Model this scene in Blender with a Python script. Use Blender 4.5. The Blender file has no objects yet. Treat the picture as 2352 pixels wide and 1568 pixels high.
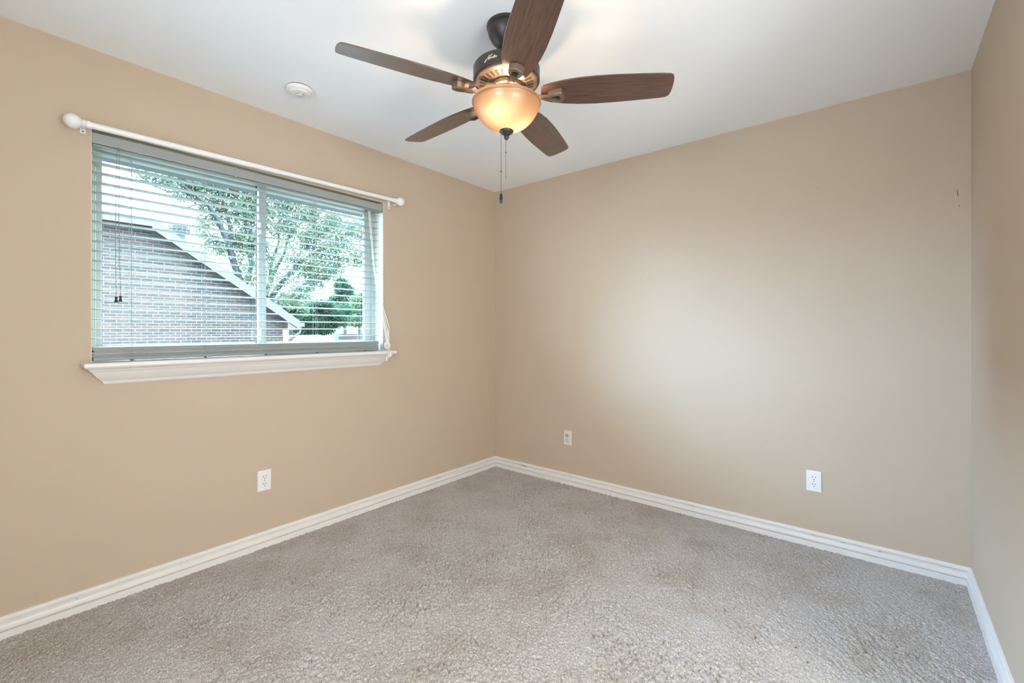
import bpy, math, random
import numpy as np
from math import pi, sin, cos, radians as R

S = bpy.context.scene
COL = S.collection

# ------------------------------------------------------------------ camera
F_PX, CX, HY = 1038.0, 1176.0, 757.7          # focal length, centre and horizon in the 2352 x 1568 frame
TH = math.atan((2025 - 1176) / F_PX)
HV = np.array([-sin(TH), cos(TH), 0.0])
RV = np.array([cos(TH), sin(TH), 0.0])
UV = np.array([0, 0, 1.0])
CAM = np.array([2.6749, -3.0307, 1.2114])
CEIL = 2.4415
cd = bpy.data.cameras.new('camera')
cam = bpy.data.objects.new('camera', cd)
COL.objects.link(cam)
cam.location = CAM
cam.rotation_euler = (pi / 2, 0, TH)
cd.sensor_width = 36
cd.lens = F_PX / 2352 * 36
cd.shift_y = -(784 - HY) / 2352
cd.clip_start = 0.02
cd.clip_end = 500
S.camera = cam

# ------------------------------------------------------------------ exposure, world
S.view_settings.view_transform = 'Standard'
S.view_settings.look = 'None'
S.view_settings.gamma = 1
S.view_settings.use_curve_mapping = False
S.view_settings.exposure = 0.37
S.render.film_transparent = False
S.cycles.max_bounces = 14
S.cycles.diffuse_bounces = 8
S.cycles.glossy_bounces = 4
S.cycles.transmission_bounces = 8
S.cycles.transparent_max_bounces = 12
S.cycles.sample_clamp_indirect = 6
S.cycles.use_denoising = True

SKY_LOW, SKY_HIGH = 16.0, 45.0
w = bpy.data.worlds.new('overcast_sky')
S.world = w
w.use_nodes = True
nt = w.node_tree
nt.nodes.clear()
o = nt.nodes.new('ShaderNodeOutputWorld')
bg = nt.nodes.new('ShaderNodeBackground')
tc = nt.nodes.new('ShaderNodeTexCoord')
sx = nt.nodes.new('ShaderNodeSeparateXYZ')
mr = nt.nodes.new('ShaderNodeMapRange')
mr.inputs['From Min'].default_value = 0.0
mr.inputs['From Max'].default_value = 0.9
mr.inputs['To Min'].default_value = SKY_LOW
mr.inputs['To Max'].default_value = SKY_HIGH
nt.links.new(tc.outputs['Generated'], sx.inputs[0])
nt.links.new(sx.outputs['Z'], mr.inputs['Value'])
bg.inputs['Color'].default_value = (0.79, 0.915, 1.03, 1)
nt.links.new(mr.outputs[0], bg.inputs['Strength'])
nt.links.new(bg.outputs[0], o.inputs['Surface'])

BULB_STRENGTH = 205.0
FILL_NEAR, FILL_REAR = 80.0, 60.0

# the sun, veiled by thin cloud: a wide soft source low on the window side
sd_ = bpy.data.lights.new('veiled_sun', 'SUN')
sd_.energy = 50.0; sd_.angle = R(54); sd_.color = (0.50, 0.77, 1.26)
so_ = bpy.data.objects.new('veiled_sun', sd_); COL.objects.link(so_)
SUN_DIR = (0.86, 0.48, -0.50)                   # the way its light travels
so_.rotation_euler = (math.acos(-SUN_DIR[2] / math.sqrt(sum(q * q for q in SUN_DIR))), 0, math.atan2(SUN_DIR[1], SUN_DIR[0]) - pi / 2)
so_.location = (-30, -30, 14)

def area(name, loc, rot, sx_, sy_, power, color):
    ld = bpy.data.lights.new(name, 'AREA')
    ld.shape = 'RECTANGLE'; ld.size = sx_; ld.size_y = sy_; ld.energy = power; ld.color = color
    ob = bpy.data.objects.new(name, ld); COL.objects.link(ob)
    ob.location = loc; ob.rotation_euler = rot
    return ob
# added unseen fill lights, beyond the right-hand opening and the rear one
hl = bpy.data.lights.new('hall_fill_light', 'POINT'); hl.energy = FILL_NEAR; hl.shadow_soft_size = 0.35; hl.color = (1.0, 0.94, 0.85)
ho = bpy.data.objects.new('hall_fill_light', hl); COL.objects.link(ho); ho.location = (4.35, -2.52, 1.25)
h2 = bpy.data.lights.new('rear_fill_light', 'POINT'); h2.energy = FILL_REAR; h2.shadow_soft_size = 0.3; h2.color = (0.90, 0.96, 1.06)
h3 = bpy.data.objects.new('rear_fill_light', h2); COL.objects.link(h3); h3.location = (2.3, -4.5, 1.6)

# ------------------------------------------------------------------ helpers
def P(px, py, X):
    """the point at photo pixel (px, py) on the plane x = X"""
    d = HV + (px - CX) / F_PX * RV + (HY - py) / F_PX * UV
    return CAM + d * (X - CAM[0]) / d[0]

def mat(name, color, rough=0.5, metal=0.0, spec=0.5, bump=None, coat=0.0, var=None):
    m = bpy.data.materials.new(name)
    m.use_nodes = True
    n = m.node_tree.nodes; l = m.node_tree.links
    b = n['Principled BSDF']
    b.inputs['Base Color'].default_value = (*color, 1)
    b.inputs['Roughness'].default_value = rough
    b.inputs['Metallic'].default_value = metal
    b.inputs['Specular IOR Level'].default_value = spec
    b.inputs['Coat Weight'].default_value = coat
    t = None
    if bump or var:
        t = n.new('ShaderNodeTexCoord')
    if bump:
        sc, st, dist = bump
        x = n.new('ShaderNodeTexNoise'); x.inputs['Scale'].default_value = sc; x.inputs['Detail'].default_value = 3
        bp = n.new('ShaderNodeBump'); bp.inputs['Strength'].default_value = st; bp.inputs['Distance'].default_value = dist
        l.new(t.outputs['Object'], x.inputs['Vector']); l.new(x.outputs['Fac'], bp.inputs['Height'])
        l.new(bp.outputs[0], b.inputs['Normal'])
    if var:
        sc, amt = var
        x = n.new('ShaderNodeTexNoise'); x.inputs['Scale'].default_value = sc; x.inputs['Detail'].default_value = 4
        mx = n.new('ShaderNodeMix'); mx.data_type = 'RGBA'
        mx.inputs['A'].default_value = (*[c * (1 - amt) for c in color], 1)
        mx.inputs['B'].default_value = (*[min(1, c * (1 + amt)) for c in color], 1)
        l.new(t.outputs['Object'], x.inputs['Vector']); l.new(x.outputs['Fac'], mx.inputs['Factor'])
        l.new(mx.outputs['Result'], b.inputs['Base Color'])
    return m

class MB:
    """collects geometry for ONE mesh object"""
    def __init__(s):
        s.v = []; s.f = []; s.mi = []; s.cur = 0
    def add(s, vs, fs):
        k = len(s.v)
        s.v += [tuple(map(float, p)) for p in vs]
        s.f += [tuple(i + k for i in f) for f in fs]
        s.mi += [s.cur] * len(fs)
        return s
    def box(s, x0, x1, y0, y1, z0, z1):
        x0, x1 = sorted((x0, x1)); y0, y1 = sorted((y0, y1)); z0, z1 = sorted((z0, z1))
        vs = [(x, y, z) for x in (x0, x1) for y in (y0, y1) for z in (z0, z1)]
        return s.add(vs, [(0, 1, 3, 2), (4, 6, 7, 5), (0, 4, 5, 1), (2, 3, 7, 6), (0, 2, 6, 4), (1, 5, 7, 3)])
    def hexa(s, a, b):
        """a, b: two quads of 4 points"""
        return s.add(list(a) + list(b), [(3, 2, 1, 0), (4, 5, 6, 7), (0, 1, 5, 4), (1, 2, 6, 5), (2, 3, 7, 6), (3, 0, 4, 7)])
    def tube(s, pts, r, n=8, caps=True):
        pts = [np.array(p, float) for p in pts]
        m = len(pts)
        rs = [r] * m if np.isscalar(r) else list(r)
        vs = []
        prev = None
        for i, p in enumerate(pts):
            d = pts[min(i + 1, m - 1)] - pts[max(i - 1, 0)]
            d = d / (np.linalg.norm(d) + 1e-12)
            if prev is None:
                a = np.array([0, 0, 1.0]) if abs(d[2]) < .9 else np.array([1.0, 0, 0])
            else:
                a = prev
            e = a - d * (a @ d); e /= np.linalg.norm(e) + 1e-12
            f = np.cross(d, e); prev = e
            for k in range(n):
                t = 2 * pi * k / n
                vs.append(p + rs[i] * (cos(t) * e + sin(t) * f))
        fs = []
        for i in range(m - 1):
            for k in range(n):
                a0 = i * n + k; a1 = i * n + (k + 1) % n
                fs.append((a0, a1, a1 + n, a0 + n))
        if caps:
            fs.append(tuple(range(n - 1, -1, -1))); fs.append(tuple((m - 1) * n + k for k in range(n)))
        return s.add(vs, fs)
    def lathe(s, prof, c=(0, 0, 0), n=48, axis='z', close=False):
        vs = []
        for (r, z) in prof:
            for k in range(n):
                t = 2 * pi * k / n
                if axis == 'z': q = (r * cos(t), r * sin(t), z)
                elif axis == 'y': q = (r * sin(t), z, r * cos(t))
                else: q = (z, r * cos(t), r * sin(t))
                vs.append((q[0] + c[0], q[1] + c[1], q[2] + c[2]))
        fs = []
        m = len(prof)
        for i in range(m - 1):
            for k in range(n):
                a0 = i * n + k; a1 = i * n + (k + 1) % n
                fs.append((a0, a1, a1 + n, a0 + n))
        return s.add(vs, fs)
    def ball(s, c, r, n=16, sx_=1, sy_=1, sz_=1):
        m = n // 2
        vs = [(c[0], c[1], c[2] + r * sz_)]
        for i in range(1, m):
            a = pi * i / m
            for k in range(n):
                t = 2 * pi * k / n
                vs.append((c[0] + r * sx_ * sin(a) * cos(t), c[1] + r * sy_ * sin(a) * sin(t), c[2] + r * sz_ * cos(a)))
        vs.append((c[0], c[1], c[2] - r * sz_))
        fs = [(0, 1 + k, 1 + (k + 1) % n) for k in range(n)]
        for i in range(m - 2):
            for k in range(n):
                a0 = 1 + i * n + k; a1 = 1 + i * n + (k + 1) % n
                fs.append((a0, a0 + n, a1 + n, a1))
        last = len(vs) - 1
        fs += [(last, 1 + (m - 2) * n + (k + 1) % n, 1 + (m - 2) * n + k) for k in range(n)]
        return s.add(vs, fs)
    def sweep(s, prof, frames):
        """prof: list of 2D points (closed); frames: list of functions 2D->3D"""
        n = len(prof); vs = []
        for fr in frames:
            vs += [fr(a, b) for a, b in prof]
        fs = []
        for i in range(len(frames) - 1):
            for k in range(n):
                a0 = i * n + k; a1 = i * n + (k + 1) % n
                fs.append((a0, a1, a1 + n, a0 + n))
        fs.append(tuple(range(n - 1, -1, -1))); fs.append(tuple((len(frames) - 1) * n + k for k in range(n)))
        return s.add(vs, fs)
    def build(s, name, mats, parent=None, smooth=None, bevel=0, loc=None):
        me = bpy.data.meshes.new(name)
        me.from_pydata(s.v, [], s.f)
        if not isinstance(mats, (list, tuple)): mats = [mats]
        for m in mats: me.materials.append(m)
        if len(mats) > 1: me.polygons.foreach_set('material_index', s.mi)
        me.update()
        import bmesh
        bm = bmesh.new(); bm.from_mesh(me)
        bmesh.ops.recalc_face_normals(bm, faces=bm.faces)
        bm.to_mesh(me); bm.free()
        if smooth is not None:
            me.shade_smooth()
            me.set_sharp_from_angle(angle=R(smooth))
        ob = bpy.data.objects.new(name, me)
        COL.objects.link(ob)
        if parent: ob.parent = parent
        if loc is not None: ob.location = loc
        if bevel:
            bv = ob.modifiers.new('bevel', 'BEVEL'); bv.width = bevel; bv.segments = 2; bv.limit_method = 'ANGLE'
        return ob

def tag(o, label=None, cat=None, group=None, kind=None):
    if label: o['label'] = label
    if cat: o['category'] = cat
    if group: o['group'] = group
    if kind: o['kind'] = kind
    return o
def struct(o, label, cat):
    return tag(o, label, cat, None, 'structure')
def empty(name, loc, rz=0):
    o = bpy.data.objects.new(name, None); COL.objects.link(o)
    o.location = loc; o.rotation_euler = (0, 0, rz); o.empty_display_size = 0.1
    return o
def place(o, parent, loc=None, rot=None):
    o.parent = parent
    if loc is not None: o.location = loc
    if rot is not None: o.rotation_euler = rot
    return o

# ------------------------------------------------------------------ materials
def wall_material():
    m = mat('beige_wall_paint', (0.545, 0.44, 0.335), 0.62, spec=0.35, bump=(260, 0.12, 0.002))
    n = m.node_tree.nodes; l = m.node_tree.links
    b = n['Principled BSDF']
    t = n.new('ShaderNodeTexCoord')
    def blob(c, s):
        mp = n.new('ShaderNodeMapping'); mp.vector_type = 'TEXTURE'
        mp.inputs['Location'].default_value = c[:3]; mp.inputs['Scale'].default_value = s
        if len(c) > 3: mp.inputs['Rotation'].default_value = (0, c[3], 0)
        g = n.new('ShaderNodeVectorMath'); g.operation = 'LENGTH'
        l.new(t.outputs['Object'], mp.inputs['Vector']); l.new(mp.outputs[0], g.inputs[0])
        r = n.new('ShaderNodeMapRange'); r.inputs['From Min'].default_value = 1.0; r.inputs['From Max'].default_value = 0.5
        l.new(g.outputs['Value'], r.inputs['Value'])
        return r.outputs[0]
    # the thin scuff beside the right corner and two faint nicks
    marks = [blob((2.957, 0, 1.868, R(-6)), (0.0022, 0.2, 0.024)), blob((2.963, 0, 1.805), (0.002, 0.2, 0.004)),
             blob((2.40, 0, 2.00, R(30)), (0.003, 0.2, 0.012)), blob((2.41, 0, 2.03), (0.003, 0.2, 0.003))]
    tot = marks[0]
    for i, k in enumerate(marks[1:]):
        a = n.new('ShaderNodeMath'); a.operation = 'MAXIMUM'
        if i >= 1:
            f = n.new('ShaderNodeMath'); f.operation = 'MULTIPLY'; f.inputs[1].default_value = 0.25
            l.new(k, f.inputs[0]); k = f.outputs[0]
        l.new(tot, a.inputs[0]); l.new(k, a.inputs[1]); tot = a.outputs[0]
    mx = n.new('ShaderNodeMix'); mx.data_type = 'RGBA'
    mx.inputs['A'].default_value = b.inputs['Base Color'].default_value
    mx.inputs['B'].default_value = (0.12, 0.09, 0.06, 1)
    l.new(tot, mx.inputs['Factor']); l.new(mx.outputs['Result'], b.inputs['Base Color'])
    return m

M = dict(
    wall=wall_material(),
    ceil=mat('ceiling_paint', (0.895, 0.925, 0.95), 0.9, spec=0.1, bump=(180, 0.15, 0.002)),
    trim=mat('white_trim_paint', (0.80, 0.78, 0.75), 0.35, spec=0.5),
    white=mat('white_plastic', (0.82, 0.81, 0.79), 0.35),
    rodw=mat('white_enamel', (0.86, 0.86, 0.86), 0.3),
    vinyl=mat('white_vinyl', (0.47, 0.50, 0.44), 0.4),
    liner=mat('jamb_paint', (0.62, 0.64, 0.56), 0.5),
    ivory=mat('ivory_plastic', (0.72, 0.71, 0.62), 0.4),
    string=mat('ladder_string', (0.42, 0.44, 0.44), 0.8),
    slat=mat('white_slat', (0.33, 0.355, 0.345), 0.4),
    cord=mat('white_cord', (0.80, 0.80, 0.78), 0.8),
    greycord=mat('grey_cord', (0.25, 0.27, 0.28), 0.8),
    dark=mat('dark_tassel', (0.035, 0.028, 0.022), 0.5),
    black=mat('black_gap', (0.01, 0.01, 0.01), 0.6),
    bronze=mat('bronze_metal', (0.055, 0.046, 0.042), 0.38, metal=0.55, spec=0.5),
    bronze_lit=mat('lamplit_bronze', (0.25, 0.18, 0.125), 0.36, metal=0.6),  # lighter copy of the bronze, with lamplight put into its colour
    bronze_dk=mat('slot_bronze', (0.05, 0.036, 0.026), 0.5, metal=0.3),
    silver=mat('bright_lettering', (0.75, 0.66, 0.60), 0.3, metal=0.4),
    chain=mat('chain_metal', (0.16, 0.14, 0.13), 0.35, metal=0.8),
    almond=mat('almond_receptacle', (0.52, 0.42, 0.32), 0.4),
    clear=mat('safety_cap_plastic', (0.62, 0.65, 0.64), 0.2),
    frame_edge=mat('edge_grey', (0.35, 0.36, 0.35), 0.5),
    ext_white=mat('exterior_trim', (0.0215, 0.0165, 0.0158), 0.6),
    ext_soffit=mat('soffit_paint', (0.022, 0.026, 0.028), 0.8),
    bark=mat('bark', (0.010, 0.013, 0.015), 0.9, var=(3, 0.3)),
    grass=mat('pale_concrete', (0.055, 0.06, 0.05), 0.95, var=(1.5, 0.1)),
    wood_fence=mat('fence_wood', (0.013, 0.009, 0.0065), 0.85, var=(4, 0.25)),
    pale=mat('pale_siding', (0.09, 0.09, 0.09), 0.7),
    blue=mat('blue_plastic', (0.02, 0.12, 0.30), 0.5),
)

def glass_mat():
    m = bpy.data.materials.new('window_glass'); m.use_nodes = True
    n = m.node_tree.nodes; l = m.node_tree.links; n.clear()
    o = n.new('ShaderNodeOutputMaterial'); t = n.new('ShaderNodeBsdfTransparent'); g = n.new('ShaderNodeBsdfGlossy')
    t.inputs[0].default_value = (0.90, 0.965, 0.955, 1); g.inputs['Roughness'].default_value = 0.02
    f = n.new('ShaderNodeFresnel'); 
    ge = n.new('ShaderNodeNewGeometry'); mi = n.new('ShaderNodeMapRange')
    mi.inputs['To Min'].default_value = 1.45; mi.inputs['To Max'].default_value = 1 / 1.45     # the same reflectance from either face
    l.new(ge.outputs['Backfacing'], mi.inputs['Value']); l.new(mi.outputs[0], f.inputs['IOR'])
    mx = n.new('ShaderNodeMixShader')
    l.new(f.outputs[0], mx.inputs[0]); l.new(t.outputs[0], mx.inputs[1]); l.new(g.outputs[0], mx.inputs[2]); l.new(mx.outputs[0], o.inputs[0])
    return m
M['glass'] = glass_mat()

def bowl_mat():
    m = bpy.data.materials.new('amber_scavo_glass'); m.use_nodes = True
    n = m.node_tree.nodes; l = m.node_tree.links; n.clear()
    o = n.new('ShaderNodeOutputMaterial')
    tc = n.new('ShaderNodeTexCoord'); nz = n.new('ShaderNodeTexNoise'); nz.inputs['Scale'].default_value = 9; nz.inputs['Detail'].default_value = 5
    mx = n.new('ShaderNodeMix'); mx.data_type = 'RGBA'
    mx.inputs['A'].default_value = (0.080, 0.053, 0.034, 1); mx.inputs['B'].default_value = (0.104, 0.073, 0.050, 1)
    l.new(tc.outputs['Object'], nz.inputs['Vector']); l.new(nz.outputs['Fac'], mx.inputs['Factor'])
    tr = n.new('ShaderNodeBsdfTranslucent'); df = n.new('ShaderNodeBsdfDiffuse'); gl = n.new('ShaderNodeBsdfGlossy')
    gl.inputs['Roughness'].default_value = 0.25
    l.new(mx.outputs['Result'], tr.inputs['Color']); l.new(mx.outputs['Result'], df.inputs['Color'])
    a = n.new('ShaderNodeMixShader'); a.inputs[0].default_value = 0.45
    b = n.new('ShaderNodeMixShader'); b.inputs[0].default_value = 0.06
    l.new(tr.outputs[0], a.inputs[1]); l.new(df.outputs[0], a.inputs[2]); l.new(a.outputs[0], b.inputs[1]); l.new(gl.outputs[0], b.inputs[2])
    l.new(b.outputs[0], o.inputs[0])
    return m
M['bowl'] = bowl_mat()

def emit(name, color, strength):
    m = bpy.data.materials.new(name); m.use_nodes = True
    n = m.node_tree.nodes; l = m.node_tree.links; n.clear()
    o = n.new('ShaderNodeOutputMaterial'); e = n.new('ShaderNodeEmission')
    e.inputs[0].default_value = (*color, 1); e.inputs[1].default_value = strength
    l.new(e.outputs[0], o.inputs[0])
    return m
M['bulb'] = emit('lit_bulb', (1.0, 0.72, 0.47), BULB_STRENGTH)

def wood_mat():
    m = mat('walnut_blade', (0.06, 0.03, 0.02), 0.45, spec=0.6, coat=0.9)
    n = m.node_tree.nodes; l = m.node_tree.links; b = n['Principled BSDF']
    t = n.new('ShaderNodeTexCoord'); mp = n.new('ShaderNodeMapping'); mp.inputs['Scale'].default_value = (5, 90, 20)
    x = n.new('ShaderNodeTexNoise'); x.inputs['Scale'].default_value = 1.6; x.inputs['Detail'].default_value = 7; x.inputs['Roughness'].default_value = 0.65
    cr = n.new('ShaderNodeValToRGB')
    cr.color_ramp.elements[0].position = 0.32; cr.color_ramp.elements[0].color = (0.028, 0.014, 0.010, 1)
    cr.color_ramp.elements[1].position = 0.70; cr.color_ramp.elements[1].color = (0.135, 0.058, 0.038, 1)
    l.new(t.outputs['Object'], mp.inputs['Vector']); l.new(mp.outputs[0], x.inputs['Vector']); l.new(x.outputs['Fac'], cr.inputs[0])
    l.new(cr.outputs[0], b.inputs['Base Color'])
    b.inputs['Coat Roughness'].default_value = 0.2
    return m
M['wood'] = wood_mat()

def brick_mat(name, c1, c2, mortar, bw, bh, ms, var=0.5):
    m = bpy.data.materials.new(name); m.use_nodes = True
    n = m.node_tree.nodes; l = m.node_tree.links; b = n['Principled BSDF']
    b.inputs['Roughness'].default_value = 0.9
    t = n.new('ShaderNodeTexCoord'); s = n.new('ShaderNodeSeparateXYZ'); c = n.new('ShaderNodeCombineXYZ')
    l.new(t.outputs['Object'], s.inputs[0]); l.new(s.outputs['Y'], c.inputs[0]); l.new(s.outputs['Z'], c.inputs[1])
    br = n.new('ShaderNodeTexBrick'); br.inputs['Scale'].default_value = 1.0
    br.inputs['Brick Width'].default_value = bw; br.inputs['Row Height'].default_value = bh
    br.inputs['Mortar Size'].default_value = ms; br.inputs['Mortar Smooth'].default_value = 0.2
    br.inputs['Color1'].default_value = (*c1, 1); br.inputs['Color2'].default_value = (*c2, 1); br.inputs['Mortar'].default_value = (*mortar, 1)
    x = n.new('ShaderNodeTexNoise'); x.inputs['Scale'].default_value = 14; x.inputs['Detail'].default_value = 5
    l.new(c.outputs[0], br.inputs['Vector']); l.new(t.outputs['Object'], x.inputs['Vector'])
    mp = n.new('ShaderNodeMapRange'); mp.inputs['To Min'].default_value = 1 - var; mp.inputs['To Max'].default_value = 1 + var
    l.new(x.outputs['Fac'], mp.inputs['Value'])
    mu = n.new('ShaderNodeVectorMath'); mu.operation = 'SCALE'
    l.new(br.outputs['Color'], mu.inputs[0]); l.new(mp.outputs[0], mu.inputs['Scale']); l.new(mu.outputs[0], b.inputs['Base Color'])
    return m
M['brick'] = brick_mat('brown_brick', (0.0045, 0.0050, 0.0065), (0.0200, 0.0110, 0.0100), (0.054, 0.057, 0.060), 0.213, 0.0677, 0.0065)
M['shingle'] = brick_mat('roof_shingle', (0.030, 0.030, 0.030), (0.038, 0.038, 0.037), (0.022, 0.022, 0.022), 0.30, 0.14, 0.006, 0.2)

def leaf_mat(name, c1, c2):
    m = bpy.data.materials.new(name); m.use_nodes = True
    n = m.node_tree.nodes; l = m.node_tree.links; n.clear()
    o = n.new('ShaderNodeOutputMaterial'); t = n.new('ShaderNodeTexCoord'); x = n.new('ShaderNodeTexNoise')
    x.inputs['Scale'].default_value = 1.3; x.inputs['Detail'].default_value = 4
    mx = n.new('ShaderNodeMix'); mx.data_type = 'RGBA'
    mx.inputs['A'].default_value = (*c1, 1); mx.inputs['B'].default_value = (*c2, 1)
    df = n.new('ShaderNodeBsdfDiffuse'); tr = n.new('ShaderNodeBsdfTranslucent'); ms = n.new('ShaderNodeMixShader'); ms.inputs[0].default_value = 0.45
    mr_ = n.new('ShaderNodeMapRange'); mr_.inputs['From Min'].default_value = 0.35; mr_.inputs['From Max'].default_value = 0.65
    l.new(t.outputs['Object'], x.inputs['Vector']); l.new(x.outputs['Fac'], mr_.inputs['Value']); l.new(mr_.outputs[0], mx.inputs['Factor'])
    l.new(mx.outputs['Result'], df.inputs['Color']); l.new(mx.outputs['Result'], tr.inputs['Color'])
    l.new(df.outputs[0], ms.inputs[1]); l.new(tr.outputs[0], ms.inputs[2]); l.new(ms.outputs[0], o.inputs[0])
    return m
M['leaf_oak'] = leaf_mat('oak_leaf', (0.055, 0.092, 0.078), (0.092, 0.110, 0.068))
M['leaf_dark'] = leaf_mat('evergreen_leaf', (0.011, 0.030, 0.022), (0.028, 0.056, 0.034))
M['leaf_mid'] = leaf_mat('shrub_leaf', (0.030, 0.062, 0.042), (0.062, 0.090, 0.045))

def carpet_mat():
    m = mat('grey_beige_carpet', (0.46, 0.42, 0.385), 0.95, spec=0.05)
    n = m.node_tree.nodes; l = m.node_tree.links; b = n['Principled BSDF']
    b.inputs['Sheen Weight'].default_value = 0.15
    t = n.new('ShaderNodeTexCoord')
    x = n.new('ShaderNodeTexNoise'); x.inputs['Scale'].default_value = 3.2; x.inputs['Detail'].default_value = 6; x.inputs['Roughness'].default_value = 0.6
    cr = n.new('ShaderNodeValToRGB')
    cr.color_ramp.elements[0].position = 0.33; cr.color_ramp.elements[0].color = (0.44, 0.395, 0.35, 1)
    cr.color_ramp.elements[1].position = 0.55; cr.color_ramp.elements[1].color = (0.515, 0.485, 0.455, 1)
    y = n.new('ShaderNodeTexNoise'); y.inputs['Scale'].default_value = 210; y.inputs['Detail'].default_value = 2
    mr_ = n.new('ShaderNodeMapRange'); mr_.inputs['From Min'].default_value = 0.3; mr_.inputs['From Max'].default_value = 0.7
    mr_.inputs['To Min'].default_value = 0.58; mr_.inputs['To Max'].default_value = 1.24  # dark specks: fibre fleck and shade between tufts, put into the colour
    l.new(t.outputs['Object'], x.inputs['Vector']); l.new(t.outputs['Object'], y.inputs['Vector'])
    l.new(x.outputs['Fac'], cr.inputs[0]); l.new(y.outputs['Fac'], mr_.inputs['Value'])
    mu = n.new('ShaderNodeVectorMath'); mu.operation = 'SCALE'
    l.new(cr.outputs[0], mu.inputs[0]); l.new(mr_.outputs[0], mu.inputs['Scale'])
    cur = mu.outputs[0]
    # small brown stains with a shape of their own
    for (sx_, sy_, ax, ay) in STAINS:
        mp = n.new('ShaderNodeMapping'); mp.vector_type = 'TEXTURE'
        mp.inputs['Location'].default_value = (sx_, sy_, 0); mp.inputs['Scale'].default_value = (ax, ay, 0.5)
        g = n.new('ShaderNodeVectorMath'); g.operation = 'LENGTH'
        r = n.new('ShaderNodeMapRange'); r.inputs['From Min'].default_value = 1.0; r.inputs['From Max'].default_value = 0.4; r.inputs['To Max'].default_value = 0.85
        mx = n.new('ShaderNodeMix'); mx.data_type = 'RGBA'; mx.inputs['B'].default_value = (0.10, 0.06, 0.03, 1)
        l.new(t.outputs['Object'], mp.inputs['Vector']); l.new(mp.outputs[0], g.inputs[0]); l.new(g.outputs['Value'], r.inputs['Value'])
        l.new(cur, mx.inputs['A']); l.new(r.outputs[0], mx.inputs['Factor']); cur = mx.outputs['Result']
    l.new(cur, b.inputs['Base Color'])
    return m
def Z(px, py, z=0.0):
    d = HV + (px - CX) / F_PX * RV + (HY - py) / F_PX * UV
    return CAM + d * (z - CAM[2]) / d[2]
STAINS = [(*Z(1828, 1486)[:2], 0.006, 0.007), (*Z(1855, 1520)[:2], 0.005, 0.010), (*Z(1895, 1264)[:2], 0.007, 0.004),
          (*Z(1029, 1184)[:2], 0.012, 0.005), (*Z(1296, 1117)[:2], 0.006, 0.006)]
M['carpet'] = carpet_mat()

# ------------------------------------------------------------------ room shell
XR, YB = 3.003, -3.66
OY0, OY1, OZ0, OZ1 = -2.667, -1.171, 1.070, 2.092         # window opening
WT = 0.19

def carpet():
    step = 0.0030
    nx = int((XR + 0.0) / step) + 1; ny = int((-YB) / step) + 1
    rng = np.random.default_rng(4)
    def band(nx, ny, wx, wy, ang=0.0):
        a = rng.standard_normal((nx, ny))
        kx = np.fft.fftfreq(nx)[:, None]; ky = np.fft.fftfreq(ny)[None, :]
        u = kx * cos(ang) + ky * sin(ang); v = -kx * sin(ang) + ky * cos(ang)
        flt = np.exp(-((u * wx) ** 2 + (v * wy) ** 2) * 2 * pi ** 2)
        r = np.fft.ifft2(np.fft.fft2(a) * flt).real
        return r / r.std()
    fine = band(nx, ny, 0.55, 0.55)
    fine2 = band(nx, ny, 0.60, 1.35, 1.0)
    fine3 = band(nx, ny, 0.75, 2.2, 0.7)
    mod = np.clip(0.5 + 0.55 * band(nx, ny, 22, 30, 0.7), 0.0, 1.8)
    big = band(nx, ny, 70, 70)
    h = 0.0010 * fine + 0.0010 * fine2 - 0.0026 * np.maximum(0, -fine2 - 0.9) + 0.0012 * mod * fine3 - 0.0028 * mod * np.maximum(0, -fine3 - 0.9) + 0.0008 * big
    xs = np.arange(nx) * step; ys = YB + np.arange(ny) * step
    X, Y = np.meshgrid(np.minimum(xs, XR), np.minimum(ys, 0), indexing='ij')
    co = np.stack([X, Y, h], -1).reshape(-1, 3)
    idx = np.arange(nx * ny).reshape(nx, ny)
    q = np.stack([idx[:-1, :-1], idx[1:, :-1], idx[1:, 1:], idx[:-1, 1:]], -1).reshape(-1, 4)
    me = bpy.data.meshes.new('floor')
    me.vertices.add(len(co)); me.vertices.foreach_set('co', co.ravel().astype(np.float32))
    me.loops.add(q.size); me.loops.foreach_set('vertex_index', q.ravel().astype(np.int32))
    me.polygons.add(len(q)); me.polygons.foreach_set('loop_start', np.arange(0, q.size, 4, dtype=np.int32))
    me.update(calc_edges=True)
    me.shade_smooth()
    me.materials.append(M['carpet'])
    ob = bpy.data.objects.new('floor', me); COL.objects.link(ob)
    return struct(ob, 'grey beige wall-to-wall carpet with matted patches covering the floor', 'floor')
carpet()

struct(MB().box(-WT, XR + 0.12, YB - 0.12, 0.12, CEIL, CEIL + 0.12).build('ceiling', M['ceil']),
       'smooth white painted ceiling above the fan', 'ceiling')
b = MB()
y0, y1 = YB - 0.12, 0.12
b.box(-WT, 0, y0, OY0, -0.15, CEIL).box(-WT, 0, OY1, y1, -0.15, CEIL).box(-WT, 0, OY0, OY1, -0.15, OZ0 - 0.012).box(-WT, 0, OY0, OY1, OZ1, CEIL)
struct(b.build('wall_left', M['wall']), 'beige wall with the window and curtain rod', 'wall')
struct(MB().box(0, XR + 0.12, 0, 0.12, -0.15, CEIL).build('wall_back', M['wall']), 'plain beige wall facing the camera with two outlets', 'wall')
DY0, DY1 = -3.35, -1.42                                     # added doorway that lets the hall fill light in, right of view
b = MB().box(XR, XR + 0.12, y0, DY0, -0.15, CEIL).box(XR, XR + 0.12, DY1, 0, -0.15, CEIL).box(XR, XR + 0.12, DY0, DY1, 2.05, CEIL)
struct(b.build('wall_right', M['wall']), 'plain beige wall at the right edge of the room', 'wall')
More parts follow.
